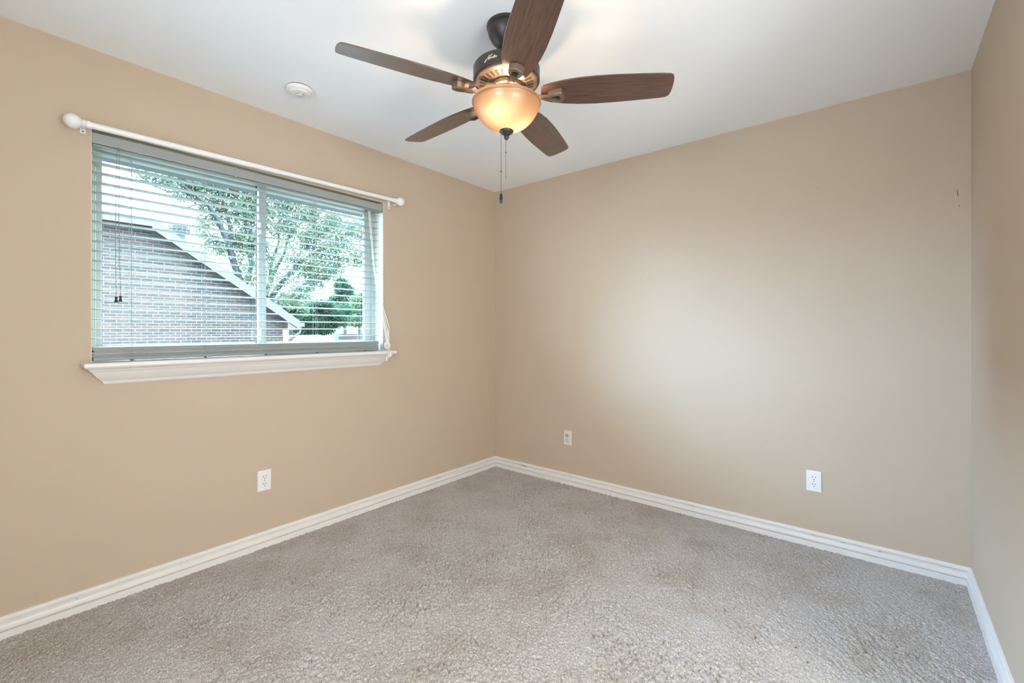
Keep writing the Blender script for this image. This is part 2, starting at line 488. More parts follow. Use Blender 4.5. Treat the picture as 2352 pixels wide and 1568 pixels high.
struct(MB().box(0, 1.5, y0, YB, -0.15, CEIL).box(2.7, XR, y0, YB, -0.15, CEIL).box(1.5, 2.7, y0, YB, 2.05, CEIL).build('wall_rear', M['wall']), 'beige wall behind the camera with an added doorway for fill light', 'wall')  # rear doorway added to let fill light in
HX0, HX1 = XR + 0.12, 5.0  # added hallway, never in view, around the fill lights
b = MB().box(HX1, HX1 + 0.1, -3.7, -0.3, -0.15, CEIL).box(HX0, HX1, -3.7, -3.6, -0.15, CEIL).box(HX0, HX1, -0.4, -0.3, -0.15, CEIL)
b.box(HX0, HX1 + 0.1, -3.7, -0.3, CEIL, CEIL + 0.1).box(XR, HX1 + 0.1, -3.7, -0.3, -0.15, -0.004)
b.box(1.1, HX1 + 0.1, -5.26, -5.16, -0.15, CEIL).box(1.0, 1.1, -5.26, y0, -0.15, CEIL).box(HX1, HX1 + 0.1, -5.16, -3.7, -0.15, CEIL)
b.box(1.0, HX1 + 0.1, -5.26, -3.78, CEIL, CEIL + 0.1).box(1.0, HX1 + 0.1, -5.26, YB, -0.15, -0.004)
struct(b.build('added_hallway', M['ceil']), 'added pale hallway out of frame that holds the fill lights', 'wall')
b = MB()
for (ya, yb) in ((DY0 - 0.06, DY0), (DY1, DY1 + 0.06)): b.box(XR - 0.015, XR, ya, yb, 0, 2.11)
b.box(XR - 0.015, XR, DY0, DY1, 2.05, 2.11)
struct(b.build('trim_2', M['trim'], bevel=0.003), 'white casing around the added unseen doorway in the right wall', 'trim')

# baseboards: one moulded profile, (out from wall, height)
BP = [(0, -0.004), (0.0170, -0.004), (0.0170, 0.0300), (0.0060, 0.0322), (0.0060, 0.0336), (0.0160, 0.0360), (0.0160, 0.0490), (0.0135, 0.0560),
      (0.0050, 0.0605), (0.0015, 0.0625), (0.0015, 0.0645), (0.0085, 0.0670), (0.0110, 0.0720), (0.0105, 0.0800), (0.0070, 0.0855), (0.0, 0.0873)]
def base_mat():
    m = mat('baseboard_paint', (0.80, 0.77, 0.735), 0.35)
    n = m.node_tree.nodes; l = m.node_tree.links; b = n['Principled BSDF']
    t = n.new('ShaderNodeTexCoord'); s = n.new('ShaderNodeSeparateXYZ'); l.new(t.outputs['Object'], s.inputs[0])
    # dust lying in the groove of the moulding
    x = n.new('ShaderNodeTexNoise'); x.inputs['Scale'].default_value = 5; x.inputs['Detail'].default_value = 8; x.inputs['Roughness'].default_value = 0.75
    l.new(t.outputs['Object'], x.inputs['Vector'])
    d = n.new('ShaderNodeMath'); d.operation = 'SUBTRACT'; d.inputs[1].default_value = 0.0625; l.new(s.outputs['Z'], d.inputs[0])
    a = n.new('ShaderNodeMath'); a.operation = 'ABSOLUTE'; l.new(d.outputs[0], a.inputs[0])
    r = n.new('ShaderNodeMapRange'); r.inputs['From Min'].default_value = 0.0045; r.inputs['From Max'].default_value = 0.001; l.new(a.outputs[0], r.inputs['Value'])
    r2 = n.new('ShaderNodeMapRange'); r2.inputs['From Min'].default_value = 0.56; r2.inputs['From Max'].default_value = 0.68; r2.inputs['To Max'].default_value = 0.9
    l.new(x.outputs['Fac'], r2.inputs['Value'])
    mu = n.new('ShaderNodeMath'); mu.operation = 'MULTIPLY'; l.new(r.outputs[0], mu.inputs[0]); l.new(r2.outputs[0], mu.inputs[1])
    mx = n.new('ShaderNodeMix'); mx.data_type = 'RGBA'; mx.inputs['A'].default_value = b.inputs['Base Color'].default_value; mx.inputs['B'].default_value = (0.16, 0.12, 0.08, 1)
    l.new(mu.outputs[0], mx.inputs['Factor']); l.new(mx.outputs['Result'], b.inputs['Base Color'])
    return m
M['base'] = base_mat()
fr = lambda f: f
struct(MB().sweep(BP, [lambda d, z: (d, YB, z), lambda d, z: (d, -d, z)]).build('baseboard_left', M['base'], smooth=25),
       'white moulded baseboard below the window wall', 'baseboard')
struct(MB().sweep(BP, [lambda d, z: (d, -d, z), lambda d, z: (XR - d, -d, z)]).build('baseboard_back', M['base'], smooth=25),
       'white moulded baseboard along the far wall with two outlets', 'baseboard')
b = MB().sweep(BP, [lambda d, z: (XR - d, -d, z), lambda d, z: (XR - d, DY1 + 0.06, z)])
b.sweep(BP, [lambda d, z: (XR - d, DY0 - 0.06, z), lambda d, z: (XR - d, YB, z)])
struct(b.build('baseboard_right', M['base'], smooth=25), 'white moulded baseboard at the right edge of the room', 'baseboard')

# ------------------------------------------------------------------ window
def bars(mb, x0, x1, ya, yb, za, zb, wl, wr, wb, wt):
    mb.box(x0, x1, ya, ya + wl, za, zb); mb.box(x0, x1, yb - wr, yb, za, zb)
    mb.box(x0, x1, ya + wl, yb - wr, za, za + wb); mb.box(x0, x1, ya + wl, yb - wr, zb - wt, zb)
    return mb
win = struct(empty('window_1', (0, 0, 0)), 'white vinyl sliding window with two panes set in the beige wall', 'window')
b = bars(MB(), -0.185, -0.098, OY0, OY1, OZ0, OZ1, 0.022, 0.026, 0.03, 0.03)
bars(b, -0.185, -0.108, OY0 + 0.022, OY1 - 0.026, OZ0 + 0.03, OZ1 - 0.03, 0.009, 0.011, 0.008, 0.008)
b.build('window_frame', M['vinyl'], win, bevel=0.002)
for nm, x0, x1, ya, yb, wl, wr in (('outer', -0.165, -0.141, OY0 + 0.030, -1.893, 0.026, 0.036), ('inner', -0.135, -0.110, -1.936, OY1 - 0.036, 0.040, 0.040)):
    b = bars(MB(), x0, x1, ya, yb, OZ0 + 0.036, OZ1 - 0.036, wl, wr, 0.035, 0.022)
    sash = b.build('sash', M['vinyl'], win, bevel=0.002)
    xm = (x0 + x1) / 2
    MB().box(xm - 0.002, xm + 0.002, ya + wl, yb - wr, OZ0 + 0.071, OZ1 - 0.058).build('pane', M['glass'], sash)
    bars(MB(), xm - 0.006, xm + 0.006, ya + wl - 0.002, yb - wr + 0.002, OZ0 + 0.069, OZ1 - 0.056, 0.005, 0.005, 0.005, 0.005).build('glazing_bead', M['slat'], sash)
MB().box(-0.1385, -0.1365, -1.942, -1.9375, OZ0 + 0.04, OZ1 - 0.04).build('sash_gap', M['black'], win)  # black strip for the shade in the gap between the sashes
for zc in (1.80, 1.19):
    l_ = MB().box(-0.111, -0.098, -1.945, -1.925, zc - 0.035, zc + 0.035).build('sash_lock', M['white'], win, bevel=0.003)
    MB().box(-0.1, -0.088, -1.940, -1.931, zc - 0.01, zc + 0.03).build('lock_lever', M['white'], l_, bevel=0.003)
# white jamb liners on the sides and head of the reveal
b = MB().box(-0.098, -0.0005, OY1 - 0.003, OY1 + 0.0, OZ0, OZ1).box(-0.098, -0.0005, OY0, OY0 + 0.003, OZ0, OZ1)
b.build('jamb_liner', M['liner'], win)

# sill: stool board and mitred crown apron
sill = struct(empty('trim_1', (0, 0, 0)), 'white window sill with a mitred crown moulding apron below it', 'window sill')
A0, A1, PJ = -2.612, -1.214, 0.090
b = MB().box(-0.098, PJ + 0.008, OY0 + 0.001, OY1 - 0.001, OZ0 - 0.022, OZ0)
b.v = []; b.f = []; b.mi = []
prof = [(-0.004, 0), (-0.012, 0.004), (-0.012, 0.016), (-0.006, 0.020)]
b.box(-0.098, 0.0, OY0 + 0.001, OY1 - 0.001, OZ0 - 0.010, OZ0)
b.box(0.0, PJ + 0.006, A0 - PJ, A1 + PJ, OZ0 - 0.020, OZ0)
b.build('sill_board', M['trim'], sill, bevel=0.005)
CP = [(0.0, 0.968), (0.006, 0.968), (0.013, 0.9715), (0.019, 0.9790), (0.022, 0.9860), (0.026, 0.9885), (0.038, 1.0000), (0.051, 1.0155), (0.060, 1.0295),
      (0.066, 1.0325), (0.070, 1.0395), (0.077, 1.0450), (0.083, 1.0470), (0.084, 1.0505), (0.0, 1.0505)]
b = MB().sweep(CP, [lambda d, z: (0.0, A0 - d, z), lambda d, z: (d, A0 - d, z), lambda d, z: (d, A1 + d, z), lambda d, z: (0.0, A1 + d, z)])
b.build('crown_apron', M['trim'], sill, smooth=25)

# ------------------------------------------------------------------ window blind
blind = tag(empty('window_blind', (0, 0, 0)), 'open white horizontal slat blind with its spare slats stacked on the window sill', 'blind')
BY0, BY1 = OY0 + 0.007, -1.203
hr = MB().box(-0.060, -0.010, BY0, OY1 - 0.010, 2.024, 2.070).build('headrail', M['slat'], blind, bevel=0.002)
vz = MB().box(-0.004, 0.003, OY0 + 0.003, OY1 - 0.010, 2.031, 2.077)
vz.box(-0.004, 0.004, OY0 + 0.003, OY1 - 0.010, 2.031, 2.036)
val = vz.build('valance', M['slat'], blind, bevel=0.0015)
for px in (322, 540, 870):
    yy = P(px, 330, 0.0)[1]
    MB().box(-0.0045, 0.0045, yy - 0.006, yy + 0.006, 2.028, 2.0785).build('valance_clip', M['slat'], val)
def slat_mesh(y0, y1, name='slat'):
    b = MB(); xs = [-0.058, -0.045, -0.033, -0.021, -0.008]; zs = [-0.0012, 0.0006, 0.0012, 0.0006, -0.0012]
    pr = [(x, z + 0.0014) for x, z in zip(xs, zs)] + [(x, z - 0.0014) for x, z in zip(xs[::-1], zs[::-1])]
    b.sweep(pr, [lambda x, z: (x, y0, z), lambda x, z: (x, y1, z)])
    return b.build(name, M['slat'], blind, smooth=40)
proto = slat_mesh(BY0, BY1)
rnd = random.Random(3)
for k in range(20):
    o_ = proto if k == 0 else proto.copy()
    if k: COL.objects.link(o_)
    o_.parent = blind
    o_.location = (0, 0, 1.9987 - 0.0434 * k + (0.0 if k else 0))
for k in range(13):
    o_ = proto.copy(); COL.objects.link(o_); o_.parent = blind
    o_.location = (rnd.uniform(-0.004, 0.004), rnd.uniform(-0.005, 0.004), 1.0925 + 0.0036 * k)
    o_.scale = (1, 1, 1.2)
    o_.rotation_euler = (rnd.uniform(-0.0007, 0.0007), 0, rnd.uniform(-0.001, 0.001))
MB().box(-0.058, -0.007, BY0, BY1, 1.0735, 1.0895).build('bottom_rail', M['slat'], blind, bevel=0.003)
LPX = [(303, 700), (472, 700), (611, 700), (729, 700), (838, 700)]
for i, (px, py) in enumerate(LPX):
    yy = P(px, py, -0.006)[1]
    b = MB().tube([(-0.0065, yy, 2.026), (-0.0065, yy, 1.088)], 0.0006, 5)
    b.tube([(-0.0595, yy, 2.026), (-0.0595, yy, 1.088)], 0.0006, 5)
    b.tube([(-0.033, yy + 0.004, 2.026), (-0.033, yy + 0.004, 1.088)], 0.0008, 5)
    for k in range(20):
        z = 1.9987 - 0.0434 * k - 0.0032
        b.tube([(-0.0595, yy, z), (-0.0065, yy, z)], 0.0006, 4)
    # loose loops of ladder string gathered in front of the stack
    for k in range(7):
        zc = 1.094 + 0.0065 * k; s = rnd.choice((-1, 1)); L = rnd.uniform(0.02, 0.045)
        pts = []
        for j in range(11):
            t = 2 * pi * j / 10
            pts.append((-0.002 + 0.004 * sin(t), yy + s * L * 0.5 * (1 - cos(t)), zc + 0.007 * sin(t) + rnd.uniform(-1, 1) * 0.0015))
        b.tube(pts, 0.0009, 5, caps=False)
    b.build('ladder_cord', M['string'], blind)
    MB().box(-0.012, -0.0045, yy - 0.006, yy + 0.006, 1.0715, 1.0755).build('cord_plug', M['dark'], blind)
# tilt cords with dark tassels
for (pt, pb) in (((269, 338), (267, 683)), ((274, 338), (277, 681))):
    a = P(*pt, 0.006); c = P(*pb, 0.010)
    cord = MB().tube([a, (a * 0.5 + c * 0.5) + np.array([0, -0.004, 0]), c], 0.0012, 6).build('tilt_cord', M['greycord'], blind)
    MB().lathe([(0, 0.026), (0.0055, 0.026), (0.0055, 0.021), (0.0042, 0.015), (0.0078, 0.0), (0, 0)], (c[0], c[1], c[2] - 0.023), 14).build('tassel', M['dark'], cord, smooth=40)
# lift cords: gathered, knotted and hanging over the sill
tips_ = [((888, 823), 0.104), ((893, 815), 0.108), ((897, 813), 0.112)]
for i, ((tx, ty), X) in enumerate(tips_):
    a = P(846 + 2 * i, 484, 0.006); m1 = P(858 + 1.5 * i, 620, 0.012); m2 = P(873 + 2 * i, 700, 0.03); m3 = P(886 + 4 * i, 776, 0.072)
    k1 = P(888 + 2 * i, 790, 0.088); e = P(tx, ty, X)
    ov = np.array([0.097 + 0.004 * i, k1[1], 1.078])
    cord = MB().tube([a, m1, m2, m3, k1, ov, e], 0.0014, 6).build('lift_cord', M['cord'], blind)
    MB().lathe([(0, 0.024), (0.004, 0.024), (0.0045, 0.016), (0.0075, 0.0), (0, 0)], (e[0], e[1], e[2] - 0.014), 14).build('tassel', M['white'], cord, smooth=40)
kc = P(891, 793, 0.088)
b = MB()
for i in range(9):
    a0 = rnd.uniform(-0.6, 0.6); L = rnd.uniform(0.010, 0.024); H_ = rnd.uniform(0.010, 0.022); oy = rnd.uniform(-0.012, 0.004)
    pts = [(kc[0] + 0.005 * sin(t * 2 + i), kc[1] + oy + L * cos(t) * cos(a0) - H_ * sin(t) * sin(a0), kc[2] + H_ * sin(t) * cos(a0) + L * cos(t) * sin(a0)) for t in np.linspace(0, 2 * pi, 19)]
    b.tube(pts, 0.0013, 6, caps=False)
for i in range(3):
    m1 = P(860 + 2 * i, 640, 0.012); m2 = P(876 + 2 * i, 705, 0.03); m3 = P(884 + 5 * i, 750, 0.055)
    b.tube([m1, m2, m3, kc + np.array([0, 0.006 * (i - 1), 0.006])], 0.0013, 6)
b.build('cord_knot', M['cord'], blind)

# ------------------------------------------------------------------ curtain rod
rodr = tag(empty('curtain_rod', (0, 0, 0)), 'white curtain rod with ball finials mounted above the window', 'curtain rod')
XRod = 0.070
pL = P(206, 287, XRod); pR = P(905, 460, XRod)
b = MB().tube([pL, (pL + pR) / 2], 0.0135, 20); b.tube([(pL + pR) / 2, pR], 0.0122, 20)
b.build('rod', M['rodw'], rodr, smooth=40)
dirv = (pR - pL) / np.linalg.norm(pR - pL)
for base, s in ((pL, -1), (pR, 1)):
    d = dirv * s
    prof = [(-0.004, 0.0150), (0.006, 0.0165), (0.010, 0.0150), (0.014, 0.0120), (0.018, 0.0165), (0.021, 0.0165), (0.024, 0.013), (0.026, 0.0165)]
    c = 0.052
    for k in range(0, 13):
        a = radian = pi * (0.16 + 0.84 * k / 12)
        prof.append((c - 0.0295 * cos(a), 0.0295 * sin(a) + 1e-4))
    n = 28; pts = [base + d * p[0] for p in prof]; rs = [p[1] for p in prof]
    MB().tube(pts, rs, n).build('finial', M['rodw'], rodr, smooth=40)
for px, py in ((190, 285), (893, 458)):
    q = P(px, py, 0.0); z = 2.096
    yb_ = q[1]
    b = MB().box(0.0, 0.0025, yb_ - 0.009, yb_ + 0.009, z - 0.034, z + 0.024)
    b.box(0.0, XRod, yb_ - 0.005, yb_ + 0.005, z - 0.020, z - 0.016)
    b.tube([(XRod + 0.016 * cos(t), yb_, pL[2] * 0 + z - 0.006 + 0.016 * sin(t) - 0.002) for t in np.linspace(-pi, 0, 9)], 0.0028, 8)
    br_ = b.build('bracket', M['rodw'], rodr, bevel=0.001)
    MB().lathe([(0, 0.0035), (0.0035, 0.0032), (0.004, 0.0026)], (0, yb_, z - 0.027), 12, axis='x').build('screw', M['greycord'], br_)
    MB().lathe([(0, 0.0035), (0.0022, 0.0032), (0.0025, 0.0026)], (0, yb_, z - 0.015), 12, axis='x').build('screw', M['greycord'], br_)

# ------------------------------------------------------------------ wall outlets (built facing +x, face at x = 0)
def outlet(name, label, loc, rz, kind='plain'):
    root = tag(empty(name, loc, rz), label, 'outlet', 'duplex outlets on the walls')
    th = 0.0055 if kind == 'plain' else 0.010
    w_, h_ = 0.0370, 0.0585
    b = MB(); e = 0.004 if kind == 'plain' else 0.007
    b.hexa([(0, -w_, -h_), (0, w_, -h_), (0, w_, h_), (0, -w_, h_)], [(th, -w_ + e, -h_ + e), (th, w_ - e, -h_ + e), (th, w_ - e, h_ - e), (th, -w_ + e, h_ - e)])
    b.build('cover_plate', M['white'] if kind == 'plain' else M['ivory'], root, bevel=0.0015)
    for j, zc in enumerate((0.0195, -0.0195)):
        m_ = M['white'] if kind == 'plain' else (M['almond'] if j == 0 else M['clear'])
        pr = []
        for k in range(32):
            t = 2 * pi * k / 32; pr.append((0.0172 * cos(t), max(-0.0140, min(0.0140, 0.0172 * sin(t)))))
        b = MB(); ex = 0.0014 if not (kind != 'plain' and j == 1) else 0.004
        b.sweep(pr, [lambda y, z: (th - 0.001, y, z + zc), lambda y, z: (th + ex, y * 0.98, z * 0.98 + zc)])
        nm = 'receptacle' if not (kind != 'plain' and j == 1) else 'safety_cap'
        rc = b.build(nm, m_, root, smooth=40)
        if nm == 'receptacle':
            b = MB()
            for yy, hh in ((-0.0063, 0.0042), (0.0063, 0.0034)): b.box(th + 0.001, th + 0.0017, yy - 0.0012, yy + 0.0012, zc + 0.004 - hh, zc + 0.004 + hh)
            b.lathe([(0, th + 0.0017), (0.0025, th + 0.0017), (0.0025, th + 0.001)], (0, 0, zc - 0.0085), 12, axis='x')
            b.build('slots', M['black'], rc)
    MB().lathe([(0, th + 0.0012), (0.0025, th + 0.001), (0.003, th - 0.0005)], (0, 0, 0), 12, axis='x').build('screw', M['frame_edge'], root, smooth=40)
    return root
outlet('wall_outlet', 'white duplex outlet on the left wall below the window', (0, -1.950, 0.370), 0)
outlet('wall_outlet', 'ivory outlet near the corner with a plugged lower socket and tan upper socket', (0.762, 0, 0.364), -pi / 2, 'old')
outlet('wall_outlet', 'bright white duplex outlet on the back wall nearest the right corner', (2.382, 0, 0.3655), -pi / 2)

# ------------------------------------------------------------------ smoke detector
sd = tag(empty('smoke_detector', (0.378, -1.932, CEIL)), 'round white smoke detector on the ceiling left of the fan', 'smoke detector')
MB().lathe([(0, 0), (0.060, 0), (0.060, -0.004), (0, -0.004)], n=48).build('mounting_base', M['dark'], sd, smooth=30)
MB().lathe([(0.0, -0.004), (0.063, -0.004), (0.064, -0.012), (0.062, -0.019), (0.055, -0.022), (0.052, -0.020), (0.049, -0.022), (0.044, -0.029), (0.0, -0.032)], n=56).build('cover', M['white'], sd, smooth=30)
b = MB()
for k in range(3):
    a0 = 2 * pi * k / 3
    b.tube([(0.021 * cos(a0 + t), 0.021 * sin(a0 + t), -0.0317) for t in np.linspace(0.2, 1.8, 10)], 0.0013, 6)
b.build('vent_slits', M['frame_edge'], sd)
MB().ball((0, 0, -0.031), 0.012, 16, sz_=0.25).build('test_button', M['white'], sd, smooth=60)

# ------------------------------------------------------------------ ceiling fan
FD = 1.83
FC = CAM + FD * HV + (1163.4 - CX) / F_PX * FD * RV
fan = tag(empty('ceiling_fan', (FC[0], FC[1], CEIL)), 'dark bronze five-blade ceiling fan with a lit amber glass bowl', 'ceiling fan')
def fz(z): return z - CEIL
MB().lathe([(0, 0), (0.079, 0), (0.081, -0.004), (0.080, -0.012), (0.075, -0.015), (0.076, -0.020), (0.073, -0.038), (0.062, -0.060), (0.045, -0.078), (0.034, -0.086), (0.030, -0.088), (0.026, -0.084), (0, -0.084)], n=56).build('canopy', M['bronze'], fan, smooth=35)
b = MB().tube([(0, 0, -0.075), (0, 0, fz(2.285))], 0.0135, 20); b.tube([(0, 0, fz(2.312)), (0, 0, fz(2.280))], 0.022, 20)
b.build('downrod', M['bronze'], fan, smooth=40)
mh = MB().lathe([(0, fz(2.290)), (0.040, fz(2.290)), (0.048, fz(2.282)), (0.118, fz(2.276)), (0.130, fz(2.271)), (0.1345, fz(2.264)), (0.1345, fz(2.216)), (0.1315, fz(2.211)), (0.124, fz(2.2105))], n=72).build('motor_housing', M['bronze'], fan, smooth=30)
b = MB().lathe([(0.124, fz(2.2105)), (0.121, fz(2.209)), (0.112, fz(2.206)), (0.078, fz(2.200)), (0.074, fz(2.203)), (0.060, fz(2.203))], n=72)
b.cur = 1
for k in range(30):
    a = 2 * pi * k / 30; ca, sa = cos(a), sin(a); ta, tb = -sa, ca
    hw = 0.0032
    def q(r, s, z): return (r * ca + s * hw * ta, r * sa + s * hw * tb, z)
    z0, z1 = fz(2.2034), fz(2.2008)
    z0b = fz(2.2048) ; 
    b.hexa([q(0.084, -1, fz(2.199)), q(0.084, 1, fz(2.199)), q(0.109, 1.5, fz(2.2038)), q(0.109, -1.5, fz(2.2038))],
           [q(0.084, -1, fz(2.203)), q(0.084, 1, fz(2.203)), q(0.109, 1.5, fz(2.2075)), q(0.109, -1.5, fz(2.2075))])
b.build('vented_underside', [M['bronze_lit'], M['bronze_dk']], fan, smooth=30)
MB().lathe([(0.062, fz(2.204)), (0.066, fz(2.196)), (0.064, fz(2.186)), (0.055, fz(2.182)), (0.055, fz(2.160)), (0.050, fz(2.150)), (0.0, fz(2.150))], n=48).build('switch_housing', M['bronze_lit'], fan, smooth=30)

# raised script lettering on the motor housing
strokes = [
    [(0.50, 0.78), (0.56, 0.92), (0.48, 0.98), (0.36, 0.50), (0.18, -0.05), (0.0, -0.42), (-0.16, -0.55), (-0.24, -0.42), (-0.12, -0.18), (0.14, 0.10), (0.50, 0.36), (0.82, 0.50)],
    [(0.74, 0.60), (0.92, 1.02), (1.10, 1.22), (1.20, 1.10), (1.08, 0.82), (0.84, 0.60), (0.66, 0.18), (0.60, -0.08), (0.68, -0.18), (0.80, -0.08)],
    [(0.80, -0.08), (0.95, 0.34), (0.88, 0.06), (0.94, -0.04), (1.04, 0.06), (1.16, 0.36), (1.10, 0.06), (1.18, 0.0), (1.26, 0.10)],
    [(1.26, 0.10), (1.34, 0.38), (1.28, 0.02), (1.38, 0.28), (1.48, 0.38), (1.50, 0.26), (1.46, 0.06), (1.53, 0.0), (1.62, 0.12)],
    [(1.62, 0.12), (1.84, 0.80), (1.66, 0.12), (1.72, 0.0), (1.82, 0.08)], [(1.60, 0.52), (1.96, 0.58)],
    [(1.82, 0.08), (1.98, 0.24), (2.02, 0.36), (1.94, 0.40), (1.87, 0.22), (1.92, 0.03), (2.02, 0.03), (2.12, 0.16)],
    [(2.12, 0.16), (2.20, 0.44), (2.24, 0.34), (2.36, 0.42), (2.30, 0.16), (2.34, 0.02), (2.44, 0.06)]]
toward = math.atan2(-HV[1], -HV[0])      # direction from the fan towards the camera side of the room
b = MB()
SC = 0.0205; rr = 0.1352
for st in strokes:
    # smooth the stroke
    pp = np.array(st); fine = []
    for i in range(len(pp) - 1):
        p0, p1, p2, p3 = pp[max(i - 1, 0)], pp[i], pp[i + 1], pp[min(i + 2, len(pp) - 1)]
        for t in np.linspace(0, 1, 5)[:-1]:
            fine.append(0.5 * ((2 * p1) + (-p0 + p2) * t + (2 * p0 - 5 * p1 + 4 * p2 - p3) * t * t + (-p0 + 3 * p1 - 3 * p2 + p3) * t ** 3))
    fine.append(pp[-1])
    pts = []
    for (u, v) in fine:
        ang = toward - R(25.5) + ((u - 1.1) * 0.92 + 0.30 * (v - 0.2)) * SC / rr
        pts.append((rr * cos(ang), rr * sin(ang), fz(2.2405) + (v - 0.2) * SC * 0.66))
    b.tube(pts, 0.00095, 6)
b.build('lettering', M['silver'], mh, smooth=50)

# blades
PITCH = R(-14)
def blade_outline():
    top = [(0.140, 0.030), (0.150, 0.041), (0.180, 0.052), (0.230, 0.0635), (0.290, 0.0715), (0.350, 0.0745), (0.430, 0.0735), (0.520, 0.0695), (0.600, 0.0645), (0.628, 0.0610), (0.6385, 0.0530), (0.643, 0.0380), (0.6455, 0.015)]
    bot = [(x, -y) for x, y in top[::-1]]
    return [(x * 1.01 - 0.0014, y * 0.965) for x, y in top + bot]
out = blade_outline()
def tri_fan_blade():
    b = MB(); n = len(out); T = 0.0028
    vs = [(x, y, T) for x, y in out] + [(x, y, -T) for x, y in out]
    h2 = n // 2
    fs = []
    for i in range(h2 - 1):
        fs.append((i, i + 1, n - 2 - i, n - 1 - i)); fs.append((n + n - 1 - i, n + n - 2 - i, n + i + 1, n + i))
    for i in range(n):
        j = (i + 1) % n; fs.append((i, n + i, n + j, j))
    return b.add(vs, fs)
def iron_mesh():
    """blade arm: from the flywheel (r 0.05) out and down to a pierced cup screwed to the blade"""
    b = MB()
    pts = [(0.050, 0, 0.026), (0.080, 0, 0.020), (0.105, 0, 0.002), (0.128, 0, -0.014), (0.150, 0, -0.020), (0.176, 0, -0.022)]
    W = [0.015, 0.013, 0.010, 0.0080, 0.0090, 0.012]
    for (p, q), (wa, wb) in zip(zip(pts[:-1], pts[1:]), zip(W[:-1], W[1:])):
        t = 0.0045
        b.hexa([(p[0], -wa, p[2] - t), (p[0], wa, p[2] - t), (p[0], wa, p[2] + t), (p[0], -wa, p[2] + t)],
               [(q[0], -wb, q[2] - t), (q[0], wb, q[2] - t), (q[0], wb, q[2] + t), (q[0], -wb, q[2] + t)])
    # raised ridges along the arm
    for s in (-1, 1):
        b.tube([(p[0], s * w_ * 0.75, p[2] - 0.005) for p, w_ in zip(pts, W)], 0.0022, 6)
    # cup: outer and inner outlines
    o_ = [(0.168, 0.009), (0.181, 0.017), (0.195, 0.025), (0.210, 0.0275), (0.222, 0.026), (0.229, 0.014), (0.2345, 0.0)]
    i_ = [(0.177, 0.004), (0.183, 0.008), (0.192, 0.012), (0.203, 0.0145), (0.212, 0.0135), (0.217, 0.007), (0.2195, 0.0)]
    o2 = o_ + [(x, -y) for x, y in o_[-2::-1]]; i2 = i_ + [(x, -y) for x, y in i_[-2::-1]]
    n = len(o2)
    zt, zb = -0.004, -0.027
    vs = [(x, y, zt) for x, y in o2] + [(x, y, zb + 0.004) for x, y in o2] + \
         [(0.202 + (x - 0.202) * 0.90, y * 0.88, zb) for x, y in o2] + [(x, y, zb + 0.001) for x, y in i2] + [(0.202 + (x - 0.202) * 0.85, y * 0.85, zt) for x, y in i2]
    fs = []
    for L in range(4):
        for k in range(n):
            a0 = L * n + k; a1 = L * n + (k + 1) % n
            fs.append((a0, a1, a1 + n, a0 + n))
    b.add(vs, fs)
    # raised lines around the cup
    for s_, z_, r_ in ((0.97, zb + 0.002, 0.0011), (0.80, zb - 0.0008, 0.0010)):
        lp = [(0.202 + (x - 0.202) * s_, y * s_, z_) for x, y in o2]; b.tube(lp + [lp[0]], r_, 6, caps=False)
    lp = [(x, y, zb) for x, y in i2]; b.tube(lp + [lp[0]], 0.0015, 6, caps=False)
    for x, y in ((0.222, 0.0), (0.25, 0.022), (0.25, -0.022)):
        pass
    return b
blade0 = tri_fan_blade().build('blade', M['wood'], fan, bevel=0.0012)
iron0 = iron_mesh().build('blade_iron', M['bronze_lit'], fan, smooth=30)
BZ = fz(2.1605)
for k in range(5):
    A = R(248.29 - 72 * k)
    bo = blade0 if k == 0 else blade0.copy(); io = iron0 if k == 0 else iron0.copy()
    for o_ in (bo, io):
        if k: COL.objects.link(o_)
        o_.parent = fan; o_.location = (0, 0, BZ)
        o_.rotation_mode = 'XYZ'; o_.rotation_euler = (PITCH, 0, A)
    io.rotation_euler = (PITCH * 0.9, 0, A)

# light kit
rim_r = 0.1392
prof = [(0.1345, fz(2.1325)), (0.1375, fz(2.1340)), (rim_r, fz(2.1325)), (0.1395, fz(2.129)), (0.1390, fz(2.1255)), (0.1365, fz(2.1235)), (0.1345, fz(2.1200))]
ctl = np.array([(0.1345, 2.1200), (0.1300, 2.1040), (0.1205, 2.0850), (0.1060, 2.0650), (0.0870, 2.0460), (0.0640, 2.0310), (0.0400, 2.0225), (0.0120, 2.0190)])
for i in range(len(ctl) - 1):
    p0, p1, p2, p3 = ctl[max(i - 1, 0)], ctl[i], ctl[i + 1], ctl[min(i + 2, len(ctl) - 1)]
    for t in np.linspace(0, 1, 5)[1:]:
        q_ = 0.5 * ((2 * p1) + (-p0 + p2) * t + (2 * p0 - 5 * p1 + 4 * p2 - p3) * t * t + (-p0 + 3 * p1 - 3 * p2 + p3) * t ** 3)
        prof.append((q_[0], fz(q_[1])))
MB().lathe(prof, n=72).build('light_bowl', M['bowl'], fan, smooth=60)
MB().lathe([(0.0, fz(2.0195)), (0.024, fz(2.0200)), (0.0285, fz(2.0170)), (0.0285, fz(2.0140)), (0.024, fz(2.0080)), (0.013, fz(2.0000)), (0.0095, fz(1.9965)), (0.0105, fz(1.994)), (0.0098, fz(1.988)), (0.0045, fz(1.981)), (0, fz(1.981))], n=32).build('bowl_finial', M['bronze'], fan, smooth=40)
MB().tube([(0, 0, fz(2.152)), (0, 0, fz(2.018))], 0.005, 10).build('fitter_rod', M['bronze'], fan)
